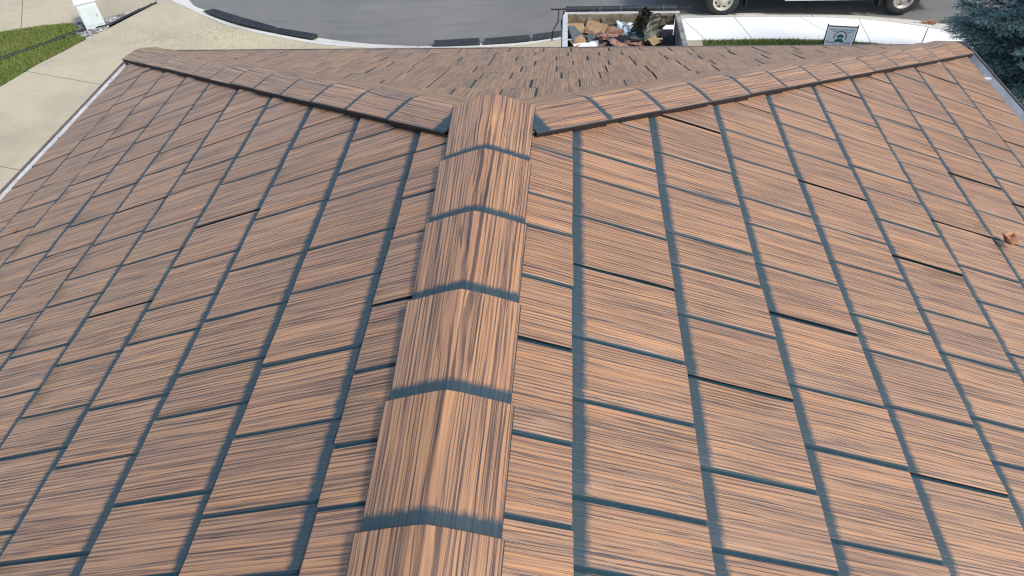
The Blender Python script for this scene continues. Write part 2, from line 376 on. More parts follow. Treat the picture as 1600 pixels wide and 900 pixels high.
blades('grass', g1, 5200, .055, -.025, 'short green grass of the lawn above the black edging')
blades('grass', g2, 5200, .05, -.03, 'short green grass between the black edging and the concrete')
blades('grass', [(2.98, 10.8), (2.98, 13.12), (4.24, 13.15), (5.44, 13.08), (6.54, 12.84), (7.0, 12.2), (7.3, 11.0)], 3600, .06, -.025, 'green grass strip along the pale sidewalk')
# stones round the utility box
def stones(poly, n, label):
    A = np.array(poly); lo, hi = A.min(0), A.max(0); P = lo+rng.random((n*6, 2))*(hi-lo); P = P[in_poly(P, poly)][:n]
    bm = bmesh.new(); bmesh.ops.create_icosphere(bm, subdivisions=1, radius=1); bv = np.array([v.co for v in bm.verts]); bf = np.array([[v.index for v in f.verts] for f in bm.faces]); bm.free()
    V = []; Fc = []; rr = []
    for i, p in enumerate(P):
        s = .014+rng.random()*.026; q = bv*(1+rng.normal(0, .14, (len(bv), 1)))*s*np.array([1, .8+rng.random()*.5, .6]); t = rng.random()*6.28
        q = q@np.array([[math.cos(t), math.sin(t), 0], [-math.sin(t), math.cos(t), 0], [0, 0, 1]])
        V.append(q+np.array([p[0], p[1], -.03+rng.random()*.03])); Fc.append(bf+len(bv)*i); rr.append(np.full(len(bv), rng.random()))
    me = bpy.data.meshes.new('stones'); me.from_pydata(np.concatenate(V).tolist(), [], np.concatenate(Fc).tolist()); me.materials.append(M_stone)
    me.attributes.new('rnd', 'FLOAT', 'POINT').data.foreach_set('value', np.concatenate(rr).astype(np.float32))
    struct(link('landscape_gravel', me), 'stuff', label)
struct(MB().prism(rk1, -.15, -.035).prism(rk2, -.15, -.035).build('gravel_bed', plain('gravel_bed_soil', (.12, .11, .10, 1), .9)))
stones(rk1, 900, 'grey landscape gravel beside and behind the utility box'); stones(rk2, 500, 'grey landscape gravel in front of the utility box')
e = MB().tube([(*p, .005) for p in smooth(edge_line, 5)], .028, 8).build('lawn_edging', M_plastic, None, 0, True)
tag(e, 'black plastic edging strip curving between the lawn halves and gravel', 'edging')
# pale seeds fallen on the driveway apron
P = []
while len(P) < 2600:
    x = rng.normal(340, 75); y_ = rng.normal(62, 14)
    if y_ > 86 or y_ < 16: continue
    q = np.array(G(x, y_).xy)
    if in_poly(q[None], dpoly)[0] and math.sin(q[0]*2.3+q[1]*3.1)+rng.normal(0, .6) > -.5: P.append(q)
V = []; Fc = []
for i, p in enumerate(P):
    t = rng.random()*6.28; s = .006+rng.random()*.014; a = np.array([math.cos(t), math.sin(t)])*s; b = np.array([-a[1], a[0]])*.6
    V += [(*(p-a), .002), (*(p-b), .003), (*(p+a), .002), (*(p+b), .003), (p[0], p[1], .008)]
    k = 5*i; Fc += [(k, k+1, k+4), (k+1, k+2, k+4), (k+2, k+3, k+4), (k+3, k, k+4)]
me = bpy.data.meshes.new('fallen_seeds'); me.from_pydata(V, [], Fc); me.materials.append(M_seed)
struct(link('fallen_seeds', me), 'stuff', 'pale yellow seeds scattered over the driveway apron')

# ------------------------------------------------------------------ the house and its roof
ZR = CAMH-CZ
P1 = 0.3575; RAT = .923; P2 = math.atan(math.tan(P1)/RAT)
YA = 1.92*K; E_ = .305*K
WR, WL = 3.065*K, 3.045*K
Y0 = -4.0                                  # the wing's far end behind the camera
house = thing('house', 'single-storey house wing under a hipped roof of brown stamped metal shakes', 'house', (0, 0, -.13))
def V3(*a): return Vector(a)
SL = {'right': dict(O=V3(0, 0, ZR), d=V3(math.cos(P1), 0, -math.sin(P1)), a=V3(0, 1, 0), n=V3(math.sin(P1), 0, math.cos(P1)), W=WR, s1=.278*K),
      'left': dict(O=V3(0, 0, ZR), d=V3(-math.cos(P1), 0, -math.sin(P1)), a=V3(0, 1, 0), n=V3(-math.sin(P1), 0, math.cos(P1)), W=WL, s1=.2605*K)}
WF = RAT*WR*math.cos(P1)/math.cos(P2)
SL['front'] = dict(O=V3(0, YA, ZR), d=V3(0, math.cos(P2), -math.sin(P2)), a=V3(1, 0, 0), n=V3(0, math.sin(P2), math.cos(P2)), W=WF, s1=WF-9*E_)
hipn = {1: V3(RAT, -1, 0).normalized(), -1: V3(-RAT, -1, 0).normalized()}     # points to the side-slope half
def hip_cut(bm, side):
    g = lambda: bm.verts[:]+bm.edges[:]+bm.faces[:]
    if side == 'front':
        for k in (1, -1): bmesh.ops.bisect_plane(bm, geom=g(), plane_co=(0, YA, 0), plane_no=hipn[k], clear_outer=True)
    else: bmesh.ops.bisect_plane(bm, geom=g(), plane_co=(0, YA, 0), plane_no=-hipn[1 if side == 'right' else -1], clear_outer=True)
H0, H1, GR = .004, .010, .006              # height at head, extra height at butt, joint depth
pat = [q/1.25*K for q in (.265, .25, .18, .30, .232, .322)]; PL = sum(pat)
k125 = K/1.25
seamR = {1: 1.307*k125, 2: 1.699*k125, 3: 1.338*k125, 4: 1.737*k125, 5: 1.174*k125, 6: 2.348*k125, 7: 2.763*k125, 8: 2.942, 9: 4.263-.05, 10: 3.6}
seamL = {3: 1.883*k125, 4: 2.299*k125, 5: 1.86*k125, 1: 1.29, 2: .918+.24, 6: 2.4, 7: 2.663, 8: 2.0, 9: 3.05, 10: 2.3}
def height(s, s0, s1): return H0+H1*max(0, (s-s0))/(s1-s0)
def put_attrs(me, fr, items=None):
    pass
slope_obj = {}; cand = []
for name, S in SL.items():
    O, d, a, n, W, s1 = S['O'], S['d'], S['a'], S['n'], S['W'], S['s1']
    W3 = lambda s, y, h: O+d*s+a*y+n*h
    edges = [0.0]; j = 0
    while s1+j*E_ < W-.08: edges.append(s1+j*E_); j += 1
    edges.append(W)
    ya, yb = ((Y0, YA+WR+.5) if name != 'front' else (-WR-.3, WR+.3))
    deck = MB()
    courses = []
    for c in range(1, len(edges)):
        s0, sb = edges[c-1], edges[c]
        h0, h1 = H0-GR, H0+H1-GR
        A_ = [W3(s0-.03 if c > 1 else s0, ya, h0-.001), W3(sb-.005, ya, h1), W3(sb-.005, ya, -.014)]
        B_ = [W3(s0-.03 if c > 1 else s0, yb, h0-.001), W3(sb-.005, yb, h1), W3(sb-.005, yb, -.014)]
        deck.add(A_+B_, [(0, 1, 4, 3), (1, 2, 5, 4)])
        # joint positions along the course
        sm = (seamR if name == 'right' else seamL).get(c, 0) if name != 'front' else random.uniform(0, PL)
        pos = []
        if name == 'left':
            y = sm
            while y < yb: y += PL
            while y > ya:
                for q, wd in enumerate(pat): pos.append((y, q == 0)); y -= wd
            pos = pos[::-1]
        else:
            y = sm
            while y > ya: y -= PL
            while y < yb:
                for q, wd in enumerate(pat): pos.append((y, q == 0)); y += wd
        courses.append((c, s0, sb, pos))
        for y, isseam in pos:
            if False: deck.add([W3(s0, y-.006, h0+.001), W3(sb-.005, y-.006, h1+.001), W3(sb-.005, y+.006, h1+.001), W3(s0, y+.006, h0+.001)], [(0, 1, 2, 3)], 1)
    me = bpy.data.meshes.new('roof_slope'); o0 = Vector(house['_o'])
    me.from_pydata(deck.v, [], deck.f); me.materials.append(M_deck); me.materials.append(M_black); me.polygons.foreach_set('material_index', deck.m)
    bm = bmesh.new(); bm.from_mesh(me); hip_cut(bm, name); bmesh.ops.translate(bm, verts=bm.verts, vec=-o0); bm.to_mesh(me); bm.free()
    so_ = link('roof_slope', me, house); so_['label'] = {'right': 'warm-lit right slope of brown stamped shakes', 'left': 'cooler left slope of brown stamped shakes', 'front': 'far hip slope of brown stamped shakes'}[name]
    slope_obj[name] = so_
    for c, s0, sb, pos in courses:
        for (y0, sm0), (y1, sm1) in zip(pos[:-1], pos[1:]):
            # quick reject against the hips
            def inside(s, y):
                p = W3(s, y, 0); t = p.y-(YA+RAT*abs(p.x)); return t > 0 if name == 'front' else t < 0
            cs = [inside(s, y) for s in (s0, sb) for y in (y0, y1)]
            if not any(cs): continue
            pp = [pix(W3(s, y, .02)) for s, y in ((s0, y0), (s0, y1), (sb, y1), (sb, y0))]
            area = 0
            if all(pp):
                q = [(min(max(x, 0), 1600), min(max(yy, 0), 900)) for x, yy in pp]
                area = abs(sum(q[i][0]*q[(i+1) % 4][1]-q[(i+1) % 4][0]*q[i][1] for i in range(4)))/2*(sum(cs)/4)
            cand.append((area, name, c, s0, sb, y0, y1, sm0, sm1, not all(cs)))
cand.sort(key=lambda q: -q[0])
def shake_bm(name, c, s0, sb, y0, y1, sm0, sm1, cut):
    S = SL[name]; O, d, a, n = S['O'], S['d'], S['a'], S['n']; rn = random.random()
    us = [s0-(.03 if c > 1 else 0), s0+.004, s0+.35*(sb-s0), s0+.7*(sb-s0), sb-.004, sb, sb-.002]
    lift0 = (.0030 if name == 'right' else .0012)*random.uniform(.3, 1.4) if sm0 else 0; wob = [random.gauss(0, .0010) for _ in range(60)]; dz = random.gauss(0, .0010)
    rag0, rag1 = random.gauss(0, .0025), random.gauss(0, .0025)
    g0, g1 = (.0032, .0032) if name == 'right' else (.0022, .0022); wd = y1-y0
    if name == 'left': sm0 = sm0 and random.random() < .35
    if name == 'front': sm0 = sm0 and random.random() < .25; g0, g1 = max(.0004, random.uniform(-.004, .0042)), max(.0004, random.uniform(-.004, .0042))
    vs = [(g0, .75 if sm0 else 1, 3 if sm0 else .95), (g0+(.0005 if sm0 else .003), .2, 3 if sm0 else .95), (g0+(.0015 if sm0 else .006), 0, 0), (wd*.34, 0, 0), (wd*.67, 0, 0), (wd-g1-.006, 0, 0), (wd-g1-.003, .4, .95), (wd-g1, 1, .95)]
    bm = bmesh.new(); uvl = bm.loops.layers.uv.new('UVMap'); la = bm.verts.layers.float.new('accent'); lr = bm.verts.layers.float.new('rnd'); grid = []
    nc = len(vs)
    for iu, u in enumerate(us):
        row = []
        for iv, (v, dp, ac) in enumerate(vs):
            hh = height(u, s0, sb)+dz-(GR+.001)*dp
            if 1 < iu < 5 and 1 < iv < nc-2: hh += wob[iu*8+iv]
            if iu == 5: hh -= .003
            if lift0: hh += lift0*max(0, 1-v/(wd*.35)) if dp < 1 else 0
            if iu == 6: hh = -.004
            uu = u+((rag0+(rag1-rag0)*iv/(nc-1)) if iu >= 4 else 0)
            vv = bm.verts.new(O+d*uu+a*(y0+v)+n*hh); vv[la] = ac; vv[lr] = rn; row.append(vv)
        grid.append(row)
    for iu in range(len(us)-1):
        for iv in range(nc-1): bm.faces.new((grid[iu][iv], grid[iu+1][iv], grid[iu+1][iv+1], grid[iu][iv+1]))
    if cut: hip_cut(bm, name)
    bm.normal_update()
    if bm.faces and sum((f.normal.dot(n) for f in bm.faces)) < 0: bmesh.ops.reverse_faces(bm, faces=bm.faces)
    for f in bm.faces:
        f.smooth = True
        for l in f.loops:
            r = l.vert.co-O; l[uvl].uv = (r.dot(d)-s0, r.dot(a)-y0)
    o0 = Vector(house['_o'])
    for v in bm.verts: v.co -= o0
    return bm
def finish_mesh(bm, name, mat):
    me = bpy.data.meshes.new(name); bm.to_mesh(me); bm.free(); me.materials.append(mat)
    try: me.set_sharp_from_angle(angle=R_(28))
    except Exception: pass
    return me
rest = {k: [] for k in SL}
for i, q in enumerate(cand):
    bm = shake_bm(*q[1:])
    if not bm.faces: bm.free(); continue
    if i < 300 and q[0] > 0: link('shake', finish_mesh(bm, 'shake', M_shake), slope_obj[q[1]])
    else:
        t = bpy.data.meshes.new('t'); bm.to_mesh(t); bm.free(); rest[q[1]].append(t)
for k, ts in rest.items():
    if not ts: continue
    bm = bmesh.new()
    for t in ts: bm.from_mesh(t); bpy.data.meshes.remove(t)
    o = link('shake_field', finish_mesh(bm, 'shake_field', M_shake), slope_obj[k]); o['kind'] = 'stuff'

# ridge and hip caps
def cap(C, t, w1, w2, up, L, ov, wh, wb, hh, hb, name):
    # C: crest point at the visible head; t: towards the butt; profile across: edge1, wing1, crest, wing2, edge2
    bm = bmesh.new(); uvl = bm.loops.layers.uv.new('UVMap'); la = bm.verts.layers.float.new('accent'); lr = bm.verts.layers.float.new('rnd')
    grid = []; rn = random.random(); us = [-ov, 0, L*.35, L*.7, L-.003, L, L-.002]
    n1 = t.cross(w1); n1 = n1 if n1.dot(up) > 0 else -n1; n2 = t.cross(w2); n2 = n2 if n2.dot(up) > 0 else -n2
    tw = random.gauss(0, .0015)
    for iu, u in enumerate(us):
        f = (u+ov)/(L+ov); wd = wh+(wb-wh)*f; h = hh+(hb-hh)*f
        if iu == 5: h -= .004
        if iu == 6: h -= .024
        pts = [w1*(wd+.002)+n1*(h-.036), w1*(wd+.002)+n1*(h-.005), w1*(wd-.003)+n1*h, w1*wd*.5+n1*(h+.001), w1*.022+n1*h, (up*(h/up.dot(n1))-up*.004), w2*.022+n2*h, w2*wd*.5+n2*(h+.001), w2*(wd-.003)+n2*h, w2*(wd+.002)+n2*(h-.005), w2*(wd+.002)+n2*(h-.036)]
        grid.append([bm.verts.new(C+t*u+p+w1*tw) for p in pts])
    vpos = [-.16, -.14, -.133, -.066, -.012, 0, .012, .066, .133, .14, .16]; info = {}
    for iu in range(len(us)-1):
        for iv in range(10): bm.faces.new((grid[iu][iv], grid[iu][iv+1], grid[iu+1][iv+1], grid[iu+1][iv]))
    for iu in range(len(us)):
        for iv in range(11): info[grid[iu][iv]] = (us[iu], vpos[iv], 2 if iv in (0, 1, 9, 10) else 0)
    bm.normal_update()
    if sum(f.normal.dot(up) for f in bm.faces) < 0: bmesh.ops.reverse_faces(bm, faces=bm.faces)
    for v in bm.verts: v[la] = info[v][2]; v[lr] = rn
    for f in bm.faces:
        f.smooth = True
        for l in f.loops: l[uvl].uv = (info[l.vert][0]+(.12 if ov == 0 else 0), info[l.vert][1])
    o0 = Vector(house['_o'])
    for v in bm.verts: v.co -= o0
    return link(name, finish_mesh(bm, name, M_shake), house)
UP = V3(0, 0, 1)
CAPL = .2926*K; y = 1.713*K
dR, dL, dF = SL['right']['d'], SL['left']['d'], SL['front']['d']
butts = [2.03*K, y]
while butts[-1] > Y0+CAPL: butts.append(butts[-1]-CAPL)
for j in range(len(butts)-1):
    L = butts[j]-butts[j+1]
    cap(V3(0, butts[j+1], ZR), V3(0, 1, 0), dR, dL, UP, L, .03, .130*K, .135*K, .030, .042, 'ridge_cap')
for sgn, dd in ((1, dR), (-1, dL)):
    t = V3(sgn, RAT, -math.tan(P1)).normalized()
    def perp(v): return (v-t*v.dot(t)).normalized()
    w1, w2 = perp(dd), perp(dF); up = (UP-t*UP.dot(t)).normalized()
    LH = .214*1.411*K; tot = (WR if sgn > 0 else WL)*math.cos(P1)*1.411; pos = .085*1.411*K-LH*.0
    pts = [.05*K]; x = .30*1.411*K-LH
    pts = [.07, x]
    while pts[-1] < tot-.06: pts.append(min(pts[-1]+LH+random.gauss(0, .004), tot+.01))
    for j in range(len(pts)-1):
        fst = j == 0
        cap(V3(0, YA, ZR)+t*pts[j], t, w1, w2, up, pts[j+1]-pts[j], 0 if fst else .03, (.098 if fst else .118)*K, (.112 if fst else .126)*K, .016 if fst else .032, .030 if fst else .041, 'hip_cap')

# gutters, fascia, soffit, walls
EZ = ZR-WR*math.sin(P1)
def gutter(p0, p1, outw, ov, name='gutter'):
    # ov: how far the shake edge covers the trough
    p0, p1 = Vector(p0), Vector(p1); ax = (p1-p0).normalized(); o = Vector(outw)
    prof_in = [(-ov, -.01), (-ov+.004, -.10), (.025-ov+.01, -.115), (.085-ov, -.115), (.118-ov, -.05), (.125-ov, -.004)]
    g = MB(); n = len(prof_in); L = (p1-p0).length; segs = 8
    thick = [(a+.003 if i > 2 else a, b-.004) for i, (a, b) in enumerate(prof_in)]
    ring = prof_in+thick[::-1]; m_ = len(ring)
    g.extr(ring, p0, o, UP, ax, L)
    go = g.build(name, M_gutter, house)
    rim = MB().tube([p0+o*(.128-ov)+UP*-.003, p1+o*(.128-ov)+UP*-.003], .008, 6).build('rim', M_gutrim, go)
    hg = MB(); k = .35
    while k < L:
        q = p0+ax*k; hg.box(q+o*(.06-ov)+UP*-.02, (.02, .13, .006) if abs(o.y) > .5 else (.13, .02, .006)); k += .75
    hg.build('hanger', M_gutter, go)
    return go
xr, xl = WR*math.cos(P1), WL*math.cos(P1); yf = YA+RAT*xr
ezl = ZR-WL*math.sin(P1)
gutter((xr-.004, Y0, EZ-.004), (xr-.004, yf+.02, EZ-.004), (1, 0, 0), .02)
gutter((-xl+.004, Y0, ezl-.004), (-xl+.004, yf+.02, ezl-.004), (-1, 0, 0), .045)
gutter((-xl, yf-.004, EZ-.004), (xr, yf-.004, EZ-.004), (0, 1, 0), .075)
for p, s in (((xr+.05, yf+.055, EZ-.06), 1), ((-xl-.01, yf+.02, EZ-.055), -1)):
    MB().box(p, (.13, .11, .11)).build('gutter_corner', M_plastic if s > 0 else M_gutrim, house, .01)
fs = MB()
fs.box(((xr-.028), (Y0+yf)/2-.03, EZ-.10), (.02, yf-Y0-.06, .17)); fs.box((-(xl-.028), (Y0+yf)/2-.03, ezl-.10), (.02, yf-Y0-.06, .17)); fs.box(((xr-xl)/2, yf-.10, EZ-.10), (xr+xl-.09, .02, .17))
fs.build('fascia', M_white, house)
MB().box(((xr-xl)/2, (Y0+yf)/2-.06, EZ-.185), (xr+xl-.10, yf-Y0-.12, .02)).build('soffit', M_white, house)
wx, wy = 2.75, yf-.5
wl = MB(); hz = EZ-.2+.13
wl.box((-wx, (Y0+wy)/2, -.13+hz/2), (.15, wy-Y0, hz)); wl.box((wx, (Y0+wy)/2, -.13+hz/2), (.15, wy-Y0, hz))
wl.box((0, wy, -.13+hz/2), (wx*2-.16, .15, hz)); wl.box((0, Y0+.1, -.13+hz/2), (wx*2-.16, .15, hz))
wl.add([(-xl+.1, Y0+.04, EZ-.17), (xr-.1, Y0+.04, EZ-.17), (0, Y0+.04, ZR-.06)], [(0, 1, 2)])
wl.build('wall', M_wall, house)
gd = MB(); gd.box((0, wy+.09, 1.12), (4.6, .04, 2.2)); gdo = gd.build('garage_door', M_white, house)
for k in range(4): MB().box((0, wy+.125, .32+.53*k), (4.5, .025, .50)).build('door_panel', M_white, gdo, .008)

# small things lying on the roof
def on_slope(x, y, side, h):
    S = SL[side]; d = ray(x, y); t = ((S['O']-CAM).dot(S['n'])+h)/d.dot(S['n']); return CAM+d*t, S
def leaf(x, y, side, size, rotz, mat, label, curl=.5, h=.026):
    P, S = on_slope(x, y, side, h); n, d, a = S['n'], S['d'], S['a']
    mb = MB(); nu, nv = 9, 5; q = []
    for i in range(nu):
        u = i/(nu-1); wdt = (math.sin(math.pi*min(1, u*1.02))**.65)*(.42+.10*math.sin(u*17))
        for j in range(nv):
            v = (j/(nv-1)-.5)*2; lx = (u-.5)*size; ly = v*wdt*size
            hz = curl*size*(v*v*.55+((u-.5)*2)**2*.35)+.003*math.sin(9*u+5*v)
            ca, sa = math.cos(rotz), math.sin(rotz)
            q.append(P+d*(lx*ca-ly*sa)+a*(lx*sa+ly*ca)+n*hz)
    mb.add(q, [(i*nv+j, (i+1)*nv+j, (i+1)*nv+j+1, i*nv+j+1) for i in range(nu-1) for j in range(nv-1)])
    o = mb.build('dry_leaf', mat, None, 0, True); so2 = o.modifiers.new('s', 'SOLIDIFY'); so2.thickness = .001
    tag(o, label, 'leaf', 'dry leaves on the roof'); return o
leaf(1573, 379, 'right', .085, 1.0, M_leaf, 'curled brown dry leaf lying whole on the right roof slope', .5)
leaf(26, 360, 'left', .028, .8, M_leaf, 'tiny dark dry leaf bit on the left roof slope', .6)

# ------------------------------------------------------------------ rubber kerb ramps
mats_px = [([(317, 20), (335, 15), (380, 29), (365, 37)], 'black rubber kerb ramp at the left end of the left row'),
           ([(365, 37), (381, 29), (434, 44.5), (424, 51)], 'black rubber kerb ramp in the middle of the left row'),
           ([(424, 51), (435, 45), (497, 55), (487, 63.5)], 'black rubber kerb ramp at the right end of the left row'),
           ([(678, 75), (677, 65), (750, 61), (751, 72.5)], 'black rubber kerb ramp beside the bare gutter, farthest from the trailer'),
           ([(756, 72.5), (756, 62), (828, 56), (831, 66)], 'black rubber kerb ramp between two others left of the trailer'),
           ([(833, 65.5), (832, 55.5), (880, 49), (880, 60)], 'black rubber kerb ramp touching the trailer corner')]
for px, lab in mats_px:
    a, b, c, d = [G(*p, -.03).xy for p in px]       # a,d on the kerb, b,c on the road
    ctr = (a+b+c+d)/4; a, b, c, d = [ctr+(p-ctr)*.975 for p in (a, b, c, d)]
    V = []
    for p, zt, zb in ((a, .016, -.01), (b, .004, -.09), (c, .004, -.09), (d, .016, -.01)): V += [(p.x, p.y, zb), (p.x, p.y, zt)]
    mb = MB().add(V, [(0, 2, 4, 6), (1, 3, 5, 7), (0, 1, 3, 2), (2, 3, 5, 4), (4, 5, 7, 6), (6, 7, 1, 0)])
    t = thing('kerb_ramp', lab, 'kerb ramp', (ctr.x, ctr.y, -.09), 'rubber kerb ramps along the gutter')
    mb.build('ramp_body', M_rubber, t, .012)
    for k in range(1, 6):                              # tread ribs
        f = k/6; p0 = a.lerp(b, f); p1 = d.lerp(c, f); z = .016-.012*f+.002
        p0, p1 = p0.lerp(p1, .04), p0.lerp(p1, .96)
        MB().tube([(p0.x, p0.y, z), (p1.x, p1.y, z)], .006, 5).build('tread_rib', M_rubber, t)

# ------------------------------------------------------------------ utility box
b0, b1, b2 = G(124, 38), G(136, 47.5), G(166, 40)
ux = (b2-b1); ux.z = 0; uw = ux.length; ux.normalize(); uy = V3(-ux.y, ux.x, 0); ud = .42; uh = .56
t = thing('utility_box', 'pale grey metal utility box standing in the gravel by the lawn', 'utility box', (b1+ux*uw/2+uy*ud/2)+V3(0, 0, -.03))
Mx = Matrix((ux, uy, UP)).transposed()
cen = b1+ux*uw/2+uy*ud/2
MB().box(cen+UP*(uh/2-.03), (uw, ud, uh), Mx).build('cabinet', M_util, t, .012)
MB().box(cen+UP*(uh+.0), (uw+.03, ud+.03, .05), Mx).build('lid', M_white, t, .012)
MB().box(cen+UP*(.27)-uy*(ud/2+.004), (uw-.06, .008, .40), Mx).build('door', M_util, t, .003)
MB().box(cen+UP*(.27)-uy*(ud/2+.014)+ux*(uw*.32), (.02, .02, .06), Mx).build('latch', M_steel, t, .004)

# ------------------------------------------------------------------ yard sign
zt = .78
sA, sB = G(1294.5, 39.5, zt), G(1341.5, 42, zt)
sx = (sB-sA); sx.z = 0; sw = sx.length; sx.normalize(); sy = V3(-sx.y, sx.x, 0); sm = (sA+sB)/2; sh = .46
t = thing('yard_sign', 'white yard sign in black metal frame on the grass before the sidewalk', 'sign', (sm.x, sm.y, -.03))
SP = lambda u, v, w_=0: sA+sx*(u*sw)+UP*(-v*sh)-sy*w_      # u 0..1 across, v 0..1 down, w towards the house
for u in (0, 1): MB().tube([SP(u, -.06), V3(SP(u, 0).x, SP(u, 0).y, -.08)], .011, 8).build('post', M_plastic, t)
MB().tube([SP(0, .02), SP(1, .02)], .012, 8).build('top_rail', M_plastic, t)
MB().tube([SP(0, 1.02), SP(1, 1.02)], .008, 8).build('bottom_rail', M_plastic, t)
Ms = Matrix((sx, sy, UP)).transposed()
pan = MB().box(SP(.5, .53), (sw-.03, .008, sh*.95), Ms).build('panel', M_signw, t)
def flat(pts, w_, name, mat):
    mb = MB(); n = len(pts); f = [SP(u, v, w_+.001) for u, v in pts]; bk = [SP(u, v, .0042) for u, v in pts]
    mb.add(f+bk, [tuple(range(n))]+[(i, (i+1) % n, n+(i+1) % n, n+i) for i in range(n)]); return mb.build(name, mat, pan)
asp = sw/sh
def arc(r0, r1, a0, a1, name, mat, cu=.5, cv=.42, n=20):
    o = [(cu+r1*math.cos(R_(a0+(a1-a0)*i/n))/asp, cv-r1*math.sin(R_(a0+(a1-a0)*i/n))) for i in range(n+1)]
    i_ = [(cu+r0*math.cos(R_(a0+(a1-a0)*i/n))/asp, cv-r0*math.sin(R_(a0+(a1-a0)*i/n))) for i in range(n, -1, -1)]
    mb = MB(); m_ = n+1; F_ = [SP(u, v, .0062) for u, v in o]+[SP(u, v, .0062) for u, v in i_]
    mb.add(F_, [(i, i+1, 2*m_-2-i, 2*m_-1-i) for i in range(n)]); mb.build(name, mat, pan)
arc(.20, .235, 25, 180, 'emblem_arch', M_inkr); arc(.20, .235, -25, 25, 'emblem_arch', M_ink); arc(.20, .235, 180, 205, 'emblem_arch', M_ink)
flat([(u, v-.18) for u, v in [(.36, .60), (.44, .52), (.47, .50), (.53, .50), (.58, .54), (.64, .60), (.60, .61), (.58, .66), (.60, .76), (.40, .76), (.43, .66), (.41, .61)]], .0055, 'emblem_house', M_inkgr)
flat([(u, v-.18) for u, v in [(.34, .74), (.40, .70), (.46, .73), (.54, .71), (.60, .72), (.66, .75), (.62, .80), (.38, .80)]], .0068, 'emblem_bush', M_inkgr)
for du, dv in ((-.035, .44), (.015, .44), (-.035, .475), (.015, .475)):
    flat([(.5+du, dv), (.5+du+.028, dv), (.5+du+.028, dv+.028), (.5+du, dv+.028)], .0070, 'emblem_pane', M_signw)
for row, (u0, u1) in ((.135, (.10, .92)), (.205, (.20, .80))):      # two lines of print too small to read
    u = u0
    while u < u1:
        l = random.uniform(.02, .06); flat([(u, row), (u+l, row), (u+l, row+.03), (u, row+.03)], .0055, 'small_print', M_inkg); u += l+.014
def text(body, u, v, size, name):
    cu = bpy.data.curves.new('t', 'FONT'); cu.body = body; cu.size = size; cu.extrude = .0006
    o = bpy.data.objects.new('t', cu); col.objects.link(o); dg = bpy.context.evaluated_depsgraph_get()
    me = bpy.data.meshes.new_from_object(o.evaluated_get(dg)); wdt = max((q.co.x for q in me.vertices), default=0)
    bpy.data.objects.remove(o)
    P0 = SP(u, v, .0062); M4 = Matrix((sx, UP, -sy)).transposed().to_4x4(); M4.translation = P0-Vector(t['_o'])
    me.transform(M4); me.materials.clear(); me.materials.append(M_ink); link(name, me, pan); return wdt/sw
u = .07
for ch, s_ in (('S', .075), ('MART', .058), (' ', 0), ('H', .075), ('OME', .058)):
    if s_ == 0: u += .07; continue
    u += text(ch, u, .70, s_, 'lettering')+.012

# ------------------------------------------------------------------ dump trailer and its load
tz = 1.25
A, B = G(886, 24, tz), G(1055, 18, tz)
x0, x1, yfz = A.x, B.x, (A.y+B.y)/2; yn = yfz-3.6; fz = .62
tr = thing('trailer', 'open work trailer with board sides heaped with torn-off roofing', 'trailer', ((x0+x1)/2, (yfz+yn)/2, 0))
MB().box(((x0+x1)/2, (yfz+yn)/2, fz-.04), (x1-x0+.06, yfz-yn, .08)).build('bed', M_greyb, tr)
for k in range(9):
    xa = x0+.03+(x1-x0-.06)*(k+.5)/9; MB().box((xa, (yfz+yn)/2, fz+.012), ((x1-x0-.06)/9-.012, yfz-yn-.08, .024)).build('floor_plank', M_board, tr)
# far end: a solid top board over two spaced boards
for z0, z1, mt in ((tz-.20, tz, M_board), (tz-.43, tz-.29, M_greyb), (fz+.03, fz+.16, M_greyb)):
    MB().box(((x0+x1)/2, yfz, (z0+z1)/2), (x1-x0, .045, z1-z0)).build('end_board', mt, tr, .006)
for xx in (x0+.38, x0+.62, x1-.5): MB().box((xx, yfz-.035, (fz+tz)/2-.03), (.06, .03, tz-fz-.06)).build('stake', M_board, tr, .004)
for xx, mt in ((x0, M_steel), (x1, M_greyb)):
    sgn = -1 if xx == x0 else 1
    for z0, z1 in ((fz+.03, fz+.24), (fz+.25, fz+.44), (fz+.45, tz-.03)):
        MB().box((xx+sgn*.03, (yfz+yn)/2, (z0+z1)/2), (.045, yfz-yn, z1-z0-.008)).build('side_board', M_greyb, tr, .006)
    MB().box((xx+sgn*.03, (yfz+yn)/2, tz-.012), (.085, yfz-yn+.06, .03)).build('top_rail', M_steel if sgn < 0 else M_greyb, tr, .005)
    for k in range(4): MB().box((xx+sgn*.075, yn+.15+(yfz-yn-.3)*k/3, (fz+tz)/2-.05), (.04, .08, tz-fz)).build('side_post', M_steel, tr, .006)
MB().box(((x0+x1)/2, yfz+.03, tz-.012+.004), (x1-x0+.14, .07, .032)).build('end_rail', M_steel, tr, .005)
rl = MB().tube([(x0-.02, yfz+.10, tz+.04), (x1+.02, yfz+.10, tz+.04)], .045, 12).build('tarp_roll', M_felt, tr, 0, True)
MB().tube([(x0-.28, yfz+.10, tz+.04), (x1+.26, yfz+.10, tz+.04)], .013, 8).build('roller_bar', M_plastic, rl)
for k in range(5):
    xx = x0+.2+k*(x1-x0-.4)/4; MB().lathe([(.046, -.012), (.053, -.012), (.053, .012), (.046, .012)], (xx, yfz+.10, tz+.04), (1, 0, 0), 12).build('strap', M_slate, rl)
MB().tube([(x0-.14, yfz+.10, tz+.05), (x0-.15, yfz-.02, tz-.12), (x0-.24, yfz-.18, tz-.22), (x0-.25, yfz-.34, tz-.30)], .012, 7).build('crank_handle', M_plastic, tr)
MB().tube([(x0-.05, yfz+.06, tz+.02), (x0-.09, yfz-.2, tz-.06), (x0-.07, yfz-.42, tz-.12)], .016, 7).build('tarp_arm', M_plastic, tr)
